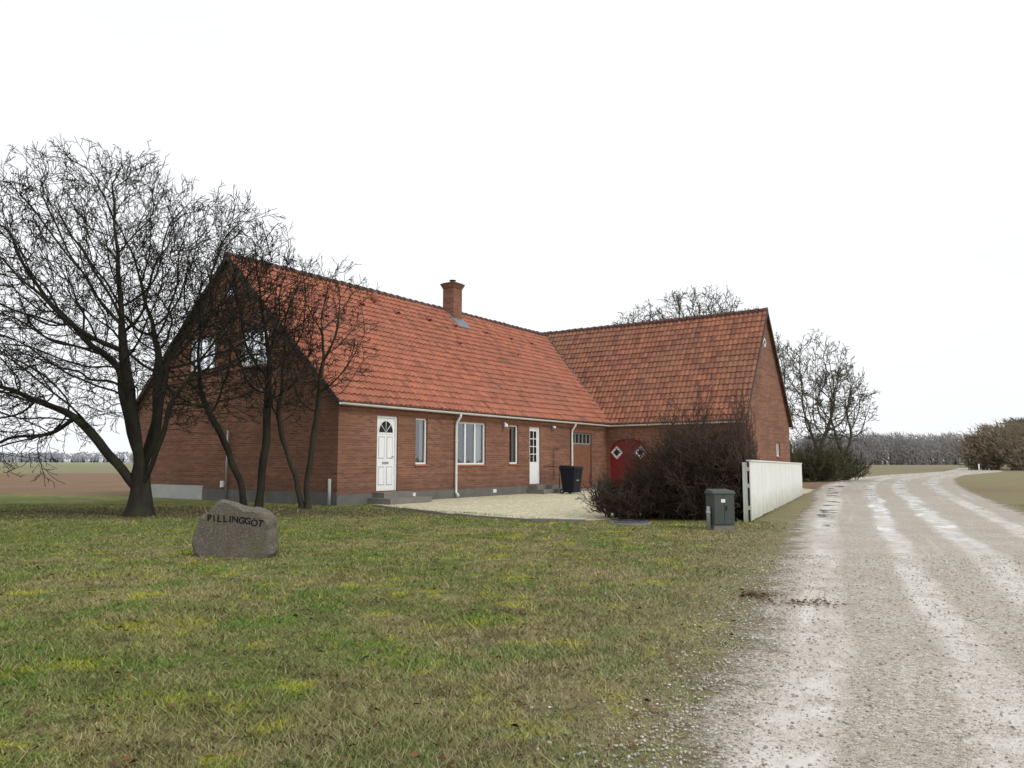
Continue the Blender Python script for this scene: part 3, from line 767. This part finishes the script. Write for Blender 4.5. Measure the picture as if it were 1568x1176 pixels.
def sc_tree(name,loc,stems,env,natt,seed,mat,step=.22,kill=.42,tip=.006,twigL=.55,twn=2,expo=2.25,rmin=.005,up=.12,jit=.22,zmin=.5,wall=None,base=1.6):
    rnd=random.Random(seed); pos=[];par=[]
    def near(p):
        for i,q in enumerate(pos):
            if (q-p).length<.05: return i
        return None
    for st in stems:
        prev=None
        for a,c in zip(st[:-1],st[1:]):
            a=V(a);c=V(c)
            if prev is None:
                k=near(a)
                if k is None: pos.append(a); par.append(-1); k=len(pos)-1
                prev=k
            n=max(1,int((c-a).length/step))
            for i in range(1,n+1):
                p=a.lerp(c,i/n)+V((rnd.gauss(0,.025),rnd.gauss(0,.025),0)) if i<n else c
                pos.append(p); par.append(prev); prev=len(pos)-1
    vols=[r[0]*r[1]*r[2] for c,r in env]; att=[]
    while len(att)<natt:
        k=rnd.choices(range(len(env)),vols)[0]; c,r=env[k]
        v=V((rnd.gauss(0,1),rnd.gauss(0,1),rnd.gauss(0,1))).normalized()*(rnd.random()**(1/2.6))
        p=V((c[0]+v.x*r[0],c[1]+v.y*r[1],c[2]+v.z*r[2]))
        if p.z<zmin: continue
        if wall and (p-wall[0]).dot(wall[1])>0: continue
        att.append(p)
    for it in range(80):
        kd=kdtree.KDTree(len(pos))
        for i,p in enumerate(pos): kd.insert(p,i)
        kd.balance(); acc={}; keep=[]
        for a in att:
            co,i,d=kd.find(a)
            if d<kill: continue
            keep.append(a)
            if i in acc: acc[i]+=(a-co)/d
            else: acc[i]=(a-co)/d
        if len(keep)<natt*.01 or not acc: break
        att=keep
        for i,dv in acc.items():
            if dv.length<1e-4: continue
            d=dv.normalized()
            if par[i]>=0: d=d+(pos[i]-pos[par[i]]).normalized()*.35
            d=(d+V((rnd.gauss(0,jit),rnd.gauss(0,jit),rnd.gauss(0,jit)+up))).normalized()
            pos.append(pos[i]+d*step); par.append(i)
    n=len(pos); kids=[[] for _ in range(n)]
    for i in range(n):
        if par[i]>=0: kids[par[i]].append(i)
    rad=[0.]*n
    for i in range(n-1,-1,-1):
        s=sum(rad[k]**expo for k in kids[i]); rad[i]=max(tip,s**(1/expo) if s else tip)
    b=MB(); stack=[(i,None) for i in range(n) if par[i]<0]
    while stack:
        i,fr=stack.pop(); chain=[]; rr=[]
        if fr is not None: chain.append(pos[fr]); rr.append(min(rad[fr],rad[i]*1.15))
        j=i
        while True:
            chain.append(pos[j]); rr.append(rad[j])
            if not kids[j]: break
            ks=sorted(kids[j],key=lambda q:-rad[q])
            for q in ks[1:]: stack.append((q,j))
            j=ks[0]
        if len(chain)<2: continue
        sm=[chain[0]]+[chain[q]*.5+(chain[q-1]+chain[q+1])*.25 for q in range(1,len(chain)-1)]+[chain[-1]]
        if fr is None: rr[0]*=base
        if fr is None and len(rr)>2: rr[1]*=1+(base-1)*.35
        b.tube(sm,rr,mat,9 if rr[0]>.06 else (5 if rr[0]>.02 else 3),cap=False)
    PT=dict(n=[4,3,2],w=[.14,.18,.2],trop=[.03,.02,.0],k=[3,3,3],c=[3,2],s=[.2,.2],ang=(25,60),r=[.55,.55],rr=.8,taper=.7,rmin=rmin,lead=0)
    cen=sum((V(c) for c,r in env),V())/len(env)
    for i in range(n):
        if rad[i]<tip*3.2 and par[i]>=0:
            dd=(pos[i]-pos[par[i]]).normalized()
            m=twn+1 if not kids[i] else (twn if rnd.random()<.6 else twn-1)
            for q in range(m):
                o=V((rnd.gauss(0,1),rnd.gauss(0,1),rnd.gauss(0,1))).normalized()
                d=(dd*.9+o*.75+(pos[i]-cen).normalized()*.45+V((0,0,.15)))
                grow(b,pos[i],d,twigL*rnd.uniform(.5,1.2),max(rmin,tip*.85),0 if q==0 else 1,PT,rnd,mat)
    e=empty(name,loc); b.obj('trunk_and_branches',e); return e

sc_tree('bare_tree',(-8.5,17.75,0),
 [[(0,0,-.08),(.02,0,.5),(0,.02,1.0)],[(0,.02,1.0),(-.30,0,1.9),(-.65,.1,3.4)],[(0,.02,1.0),(.30,.1,1.9),(.42,.1,3.6)],[(.02,0,.5),(-.5,-.1,1.2),(-1.3,-.2,2.1)],[(0,.02,1.0),(.05,.5,2.2),(-.1,.8,3.8)],[(.02,0,.5),(.45,-.3,1.4),(.95,-.6,2.7)],[(0,.02,1.0),(-.05,-.4,2.2),(-.2,-.7,3.9)]],
 [((-1.5,0,5.15),(3.2,3.0,3.35)),((1.1,.1,4.7),(2.3,2.2,2.8)),((-3.6,0,2.9),(2.2,2.0,2.1))],4800,3,M_BARK,step=.2,kill=.31,twigL=.60,twn=1,tip=.0078,rmin=.0062,expo=1.93)
HW=(C0-D1*.45,D1)
def hw(loc): return (HW[0]-V(loc),D1)
sc_tree('bare_tree',(-6.7,20.0,0),
 [[(-.15,0,-.08),(-.3,0,.7),(-.75,-.05,1.7),(-1.2,-.1,2.6)],[(.15,0,-.08),(.22,0,.9),(.38,-.1,2.0),(.35,-.1,3.0)]],
 [((-.3,-.1,5.3),(1.9,1.5,2.1)),((-1.5,-.1,3.7),(1.4,1.2,1.5)),((.7,-.3,4.0),(1.2,1.1,1.6))],1500,12,M_BARK,step=.18,kill=.31,twigL=.45,twn=1,zmin=1.8,tip=.0078,rmin=.0060,expo=1.83,wall=hw((-6.7,20.0,0)))
sc_tree('bare_tree',(-5.35,20.3,0),
 [[(0,0,-.08),(-.02,0,.8),(.15,-.1,1.8),(.3,-.2,2.7)],[(-.12,0,-.08),(-.3,-.05,.9),(-.7,-.1,1.9),(-.8,-.1,2.6)]],
 [((.45,-.4,4.6),(1.35,1.1,1.9)),((-.7,-.2,3.6),(1.0,1.0,1.5))],850,23,M_BARK2,step=.17,kill=.28,twigL=.42,twn=1,zmin=1.8,tip=.0078,rmin=.006,expo=1.78,wall=hw((-5.35,20.3,0)))

def bush(name,loc,rx,ry,h,ns,P,seed,mat,plane=None):
    rnd=random.Random(seed); e=empty(name,loc); b=MB(); P=dict(P)
    if plane: P['plane']=(plane[0]-V(loc),plane[1])
    for i in range(ns):
        a=rnd.uniform(0,2*math.pi); q=math.sqrt(rnd.random())
        x=rx*.8*q*math.cos(a); y=ry*.8*q*math.sin(a)
        d=V((x/rx*.8+rnd.gauss(0,.25),y/ry*.6+rnd.gauss(0,.25),rnd.uniform(.7,1.3)))
        hh=h*(1-.35*q*q)*rnd.uniform(.8,1.2)
        grow(b,V((x,y,-.02)),d,hh*rnd.uniform(.45,.62),rnd.uniform(.008,.02),0,P,rnd,mat)
    b.obj('branches',e); return e
PH=dict(n=[5,4,3],w=[.12,.18,.22],trop=[.04,.04,.03],k=[4,3,3],c=[8,7],s=[.05,.1],ang=(20,65),r=[.55,.5],rr=.6,taper=.5,rmin=.0052)
FP=(fa,fn)
bush('bare_hedge_bush',(2.9,17.2,0),1.1,1.0,1.25,140,PH,5,M_TWIGR)
bush('bare_hedge_bush',(3.95,17.0,0),.80,.9,2.75,140,PH,6,M_TWIGR,FP)
bush('bare_hedge_bush',(4.75,17.9,0),.65,1.3,2.95,100,PH,8,M_TWIGR,FP)

def bg(loc,z0,env,natt,seed,ti=.013):
    sc_tree('background_tree',loc,[[(0,0,-.1),(.05,0,z0*.5),(0,0,z0)],[(0,0,z0),(-.5,0,z0+1.2)],[(0,0,z0),(.6,.1,z0+1.3)]],env,natt,seed,M_BARK3,step=.33,kill=.52,tip=ti,twigL=.8,twn=1,rmin=ti*.9,zmin=.8,expo=2.05)
bg((18.9,47.5,0),1.8,[((0,0,5.5),(2.4,2.2,3.4))],950,31,.016)
bg((21.7,50.5,0),1.5,[((-.1,0,4.6),(2.0,1.9,2.6))],650,32,.016)
bg((17.6,52,0),2.5,[((0,0,6.4),(2.2,2,3.4))],800,33,.016)
bg((14.2,56,0),5.5,[((-.3,0,10.2),(4.0,3,3.5))],1300,34,.018)
bg((10.2,60,0),6,[((0,0,10.5),(2.4,2,2.7))],500,35,.018)
PU=dict(PH); PU['rmin']=.013
M_SHR=bark_mat('shrub_twigs',(.095,.085,.055),(.085,.09,.035),.6)
bush('background_shrub',(18.0,47.5,0),2.4,2,2.9,90,PU,41,M_SHR); bush('background_shrub',(21.0,50.5,0),1.8,2,2.4,70,PU,42,M_SHR); bush('background_shrub',(15.4,46.5,0),1.6,1.6,2.4,50,PU,43,M_SHR)

def woods(name,pts,hr,mat,n=90,seed=1,wd=.05,spread=.35,low=.3):
    rnd=random.Random(seed); v=[];f=[]
    for (x,y) in pts:
        H=rnd.uniform(*hr); 
        for i in range(n):
            q=rnd.random(); zc=H*(low+(1-low)*q**.8)*.9; a=rnd.uniform(0,6.283); L=H*rnd.uniform(.10,.25); e=rnd.uniform(-.1,1.4)
            rr=H*spread*.5*math.sqrt(max(.05,1-(2*q-1)**2))
            dx=math.cos(a)*math.cos(e);dy=math.sin(a)*math.cos(e);dz=math.sin(e)
            ox=x+rnd.gauss(0,rr); oy=y+rnd.gauss(0,rr); w=wd*rnd.uniform(.6,1.5)
            b=len(v); v+= [(ox-w,oy,zc-w),(ox+w,oy,zc+w),(ox+dx*L,oy+dy*L,min(H,zc+dz*L))]; f.append((b,b+1,b+2))
        for j in range(3):
            ox=x+rnd.gauss(0,.5); b=len(v); v+=[(ox-wd*2,y,0),(ox+wd*2,y,0),(ox+rnd.gauss(0,.6),y,H*.8)]; f.append((b,b+1,b+2))
    me=bpy.data.meshes.new(name); me.from_pydata(v,[],f); me.materials.append(mat); o=bpy.data.objects.new(name,me); COL.objects.link(o)
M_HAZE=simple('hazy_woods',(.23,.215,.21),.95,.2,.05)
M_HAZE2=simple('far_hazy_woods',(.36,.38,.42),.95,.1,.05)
rnd=random.Random(9)
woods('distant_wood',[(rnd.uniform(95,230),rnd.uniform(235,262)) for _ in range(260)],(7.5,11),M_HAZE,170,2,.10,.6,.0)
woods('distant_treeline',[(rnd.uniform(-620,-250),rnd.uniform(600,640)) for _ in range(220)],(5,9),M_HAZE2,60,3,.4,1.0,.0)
M_TAN=simple('tan_thicket',(.20,.16,.11),.95,.35,.5); M_CON=simple('dark_evergreen',(.065,.075,.05),.95,.4,.6)
woods('thicket',[(rnd.uniform(63,76),rnd.uniform(98,106)) for _ in range(40)],(4,7.2),M_TAN,600,4,.04,.42,.0)
woods('evergreen_shrubs',[(rnd.uniform(71,95),rnd.uniform(103,110)) for _ in range(34)],(4.8,7.8),M_CON,700,5,.12,.4,.0)
b=MB(); b.tube([(52.5,87,0),(52.5,87,.9)],.07,M_WHITE,8); b.tube([(52.5,87,.9),(52.5,87,1.0)],.075,M_BARGE,8); pe=empty('roadside_post'); b.obj('post',pe).parent=pe

# ------------------------------------------------------------------ grass / pebbles / leaves as single meshes
rs=np.random.RandomState(4)
def mesh_np(name,verts,faces_flat,k,mat,attr=None,smooth=False):
    me=bpy.data.meshes.new(name); nv=len(verts); nf=len(faces_flat)//k
    me.vertices.add(nv); me.vertices.foreach_set('co',verts.astype(np.float32).ravel())
    me.loops.add(len(faces_flat)); me.loops.foreach_set('vertex_index',faces_flat.astype(np.int32))
    me.polygons.add(nf); me.polygons.foreach_set('loop_start',np.arange(0,nf*k,k,dtype=np.int32)); me.polygons.foreach_set('loop_total',np.full(nf,k,dtype=np.int32))
    if attr is not None:
        a=me.attributes.new('tint','FLOAT','POINT'); a.data.foreach_set('value',attr.astype(np.float32))
    me.update(calc_edges=True); me.materials.append(mat); o=bpy.data.objects.new(name,me); COL.objects.link(o); return o
lx=np.array([p[0] for p in Lp]); ly=np.array([p[1] for p in Lp]); rx_=np.array([p[0] for p in Rp]); ry_=np.array([p[1] for p in Rp])
N=430000
Y=2.4+ (rs.rand(N)**1.9)*20; X=rs.uniform(-1,1,N)*(Y*.72+.6)
edge=np.interp(Y,ly,lx)-X; redge=X-np.interp(Y,ry_,rx_)
ok=(edge> -.15+rs.rand(N)*.75)|(redge>rs.rand(N)*.5)
ok&=~((X> -4.4)&(Y>16.2)&(edge>0)&(X> -4.4+(22.6-Y)*.9)&(Y>16))
ok&=~((X-C0.x)*D1.x+(Y-C0.y)*D1.y>-.05)|~((X-C0.x)*D2.x+(Y-C0.y)*D2.y>-.05)
X=X[ok];Y=Y[ok];n=len(X)
cl=np.sin(X*2.1+np.sin(Y*1.7)*2)*np.sin(Y*2.6+1)+.6*np.sin(X*7.3+2*np.sin(Y*5.1))*np.sin(Y*6.7)
hh=(.012+.026*rs.rand(n)**1.5)*(1+.35*cl)
hh*=np.where(rs.rand(n)>.985,2.2,1.)
w=.0022+.0011*Y*rs.uniform(.3,.6,n)
a=rs.uniform(0,2*np.pi,n); lean=hh*rs.uniform(.4,1.6,n); la=rs.uniform(0,2*np.pi,n)
v=np.zeros((n,3,3)); v[:,0]=np.stack([X-np.cos(a)*w,Y-np.sin(a)*w,np.zeros(n)],1); v[:,1]=np.stack([X+np.cos(a)*w,Y+np.sin(a)*w,np.zeros(n)],1)
v[:,2]=np.stack([X+np.cos(la)*lean,Y+np.sin(la)*lean,hh],1)
t=np.repeat(rs.rand(n),3)
mesh_np('lawn_grass',v.reshape(-1,3),np.arange(n*3),3,M_BLADE,t)
ico=bmesh.new(); bmesh.ops.create_icosphere(ico,subdivisions=1,radius=1); iv=np.array([v.co[:] for v in ico.verts]); ifc=np.array([[v.index for v in f.verts] for f in ico.faces]); ico.free()
N=28000; Y=2.4+(rs.rand(N)**1.7)*8; L=np.interp(Y,ly,lx); X=np.where(rs.rand(N)<.3, L+rs.normal(.05,.25,N), L+rs.rand(N)*5)
sz=(.0025+.0068*rs.rand(N)**3)*(1+.04*Y)
sc=rs.uniform(.6,1.2,(N,1,3))*sz[:,None,None]; sc[:,:,2]*=.65
vv=iv[None]*sc*(1+rs.uniform(-.2,.2,(N,len(iv),1))); vv[:,:,0]+=X[:,None]; vv[:,:,1]+=Y[:,None]; vv[:,:,2]+=.006+sz[:,None]*.3
ff=(ifc[None]+(np.arange(N)*len(iv))[:,None,None]).ravel()
m=NT('pebble'); tt=m.attr('tint').outputs['Fac']; c=m.mix(tt,(.23,.195,.155),(.62,.57,.50)); m.bsdf(m.mix(m.rng(tt,.92,1),c,(.74,.72,.68)),.85,.2)
mesh_np('road_pebbles',vv.reshape(-1,3),ff,3,m.m,np.repeat(rs.rand(N),len(iv)))
N=3600; Y=2.6+(rs.rand(N)**1.3)*18; X=rs.uniform(-1,1,N)*Y*.7; k=(np.interp(Y,ly,lx)-X)>.0
k&=~((X> -4.4+(22.6-Y)*.9)&(Y>16)); k&=~((X-C0.x)*D1.x+(Y-C0.y)*D1.y>-.1)
X=X[k];Y=Y[k]
X=np.concatenate([X,rs.normal(2.25,.09,160),rs.normal(2.62,.14,120)]); Y=np.concatenate([Y,rs.normal(7.3,.12,160),rs.normal(6.85,.09,120)])
n=len(X); s=rs.uniform(.010,.028,n); a=rs.uniform(0,6.28,n); q=np.zeros((n,4,3))
for j,(dx,dy,dz) in enumerate(((-1,0,.1),(0,-.5,.5),(1,0,0.2),(0,.5,.9))):
    q[:,j,0]=X+s*(dx*np.cos(a)-dy*np.sin(a)); q[:,j,1]=Y+s*(dx*np.sin(a)+dy*np.cos(a)); q[:,j,2]=.015+s*dz*rs.rand(n)
m=NT('dead_leaf'); tt=m.attr('tint').outputs['Fac']; m.bsdf(m.mix(tt,(.045,.025,.015),(.22,.12,.06)),.8,.2)
mesh_np('fallen_leaves',q.reshape(-1,3),np.arange(n*4),4,m.m,np.repeat(rs.rand(n),4))

# ------------------------------------------------------------------ light, sky, camera
w=bpy.data.worlds.new('World'); scene.world=w; w.use_nodes=True; nt=w.node_tree; nt.nodes.clear()
sky=nt.nodes.new('ShaderNodeTexSky'); sky.sky_type='NISHITA'; sky.sun_disc=False; sky.sun_elevation=math.radians(38); sky.sun_rotation=math.radians(128); sky.dust_density=4
mx=nt.nodes.new('ShaderNodeMix'); mx.data_type='RGBA'; mx.inputs[0].default_value=.90
hs=nt.nodes.new('ShaderNodeHueSaturation'); hs.inputs['Saturation'].default_value=.5
cl=nt.nodes.new('ShaderNodeTexNoise'); cl.inputs['Scale'].default_value=1.6; cl.inputs['Detail'].default_value=4
cr=nt.nodes.new('ShaderNodeMix'); cr.data_type='RGBA'; cr.inputs[6].default_value=(10.0,10.5,11.0,1); cr.inputs[7].default_value=(11.6,11.6,11.6,1)
bg_=nt.nodes.new('ShaderNodeBackground'); bg_.inputs[1].default_value=.1; out=nt.nodes.new('ShaderNodeOutputWorld')
lk=nt.links.new; lk(sky.outputs[0],hs.inputs['Color']); lk(hs.outputs[0],mx.inputs[6]); lk(cl.outputs[0],cr.inputs[0]); lk(cr.outputs[2],mx.inputs[7]); lk(mx.outputs[2],bg_.inputs[0]); lk(bg_.outputs[0],out.inputs[0])
sd=bpy.data.lights.new('sun','SUN'); sd.energy=1.35; sd.angle=math.radians(14); sd.color=(1,.97,.92)
so=bpy.data.objects.new('sun',sd); COL.objects.link(so)
az=math.radians(128); el=math.radians(38); sdir=V((math.sin(az)*math.cos(el),math.cos(az)*math.cos(el),math.sin(el)))
so.rotation_euler=(-sdir).to_track_quat('-Z','Y').to_euler(); so.location=(20,-10,30)
cam=bpy.data.cameras.new('camera'); cam.sensor_width=36; cam.lens=36*1178/1568; cam.clip_end=6000; cam.clip_start=.05
co=bpy.data.objects.new('camera',cam); COL.objects.link(co); co.location=(0,0,1.25); co.rotation_euler=(math.radians(90+5.7),0,0)
scene.camera=co
scene.view_settings.view_transform='Standard'; scene.view_settings.look='None'; scene.view_settings.exposure=0
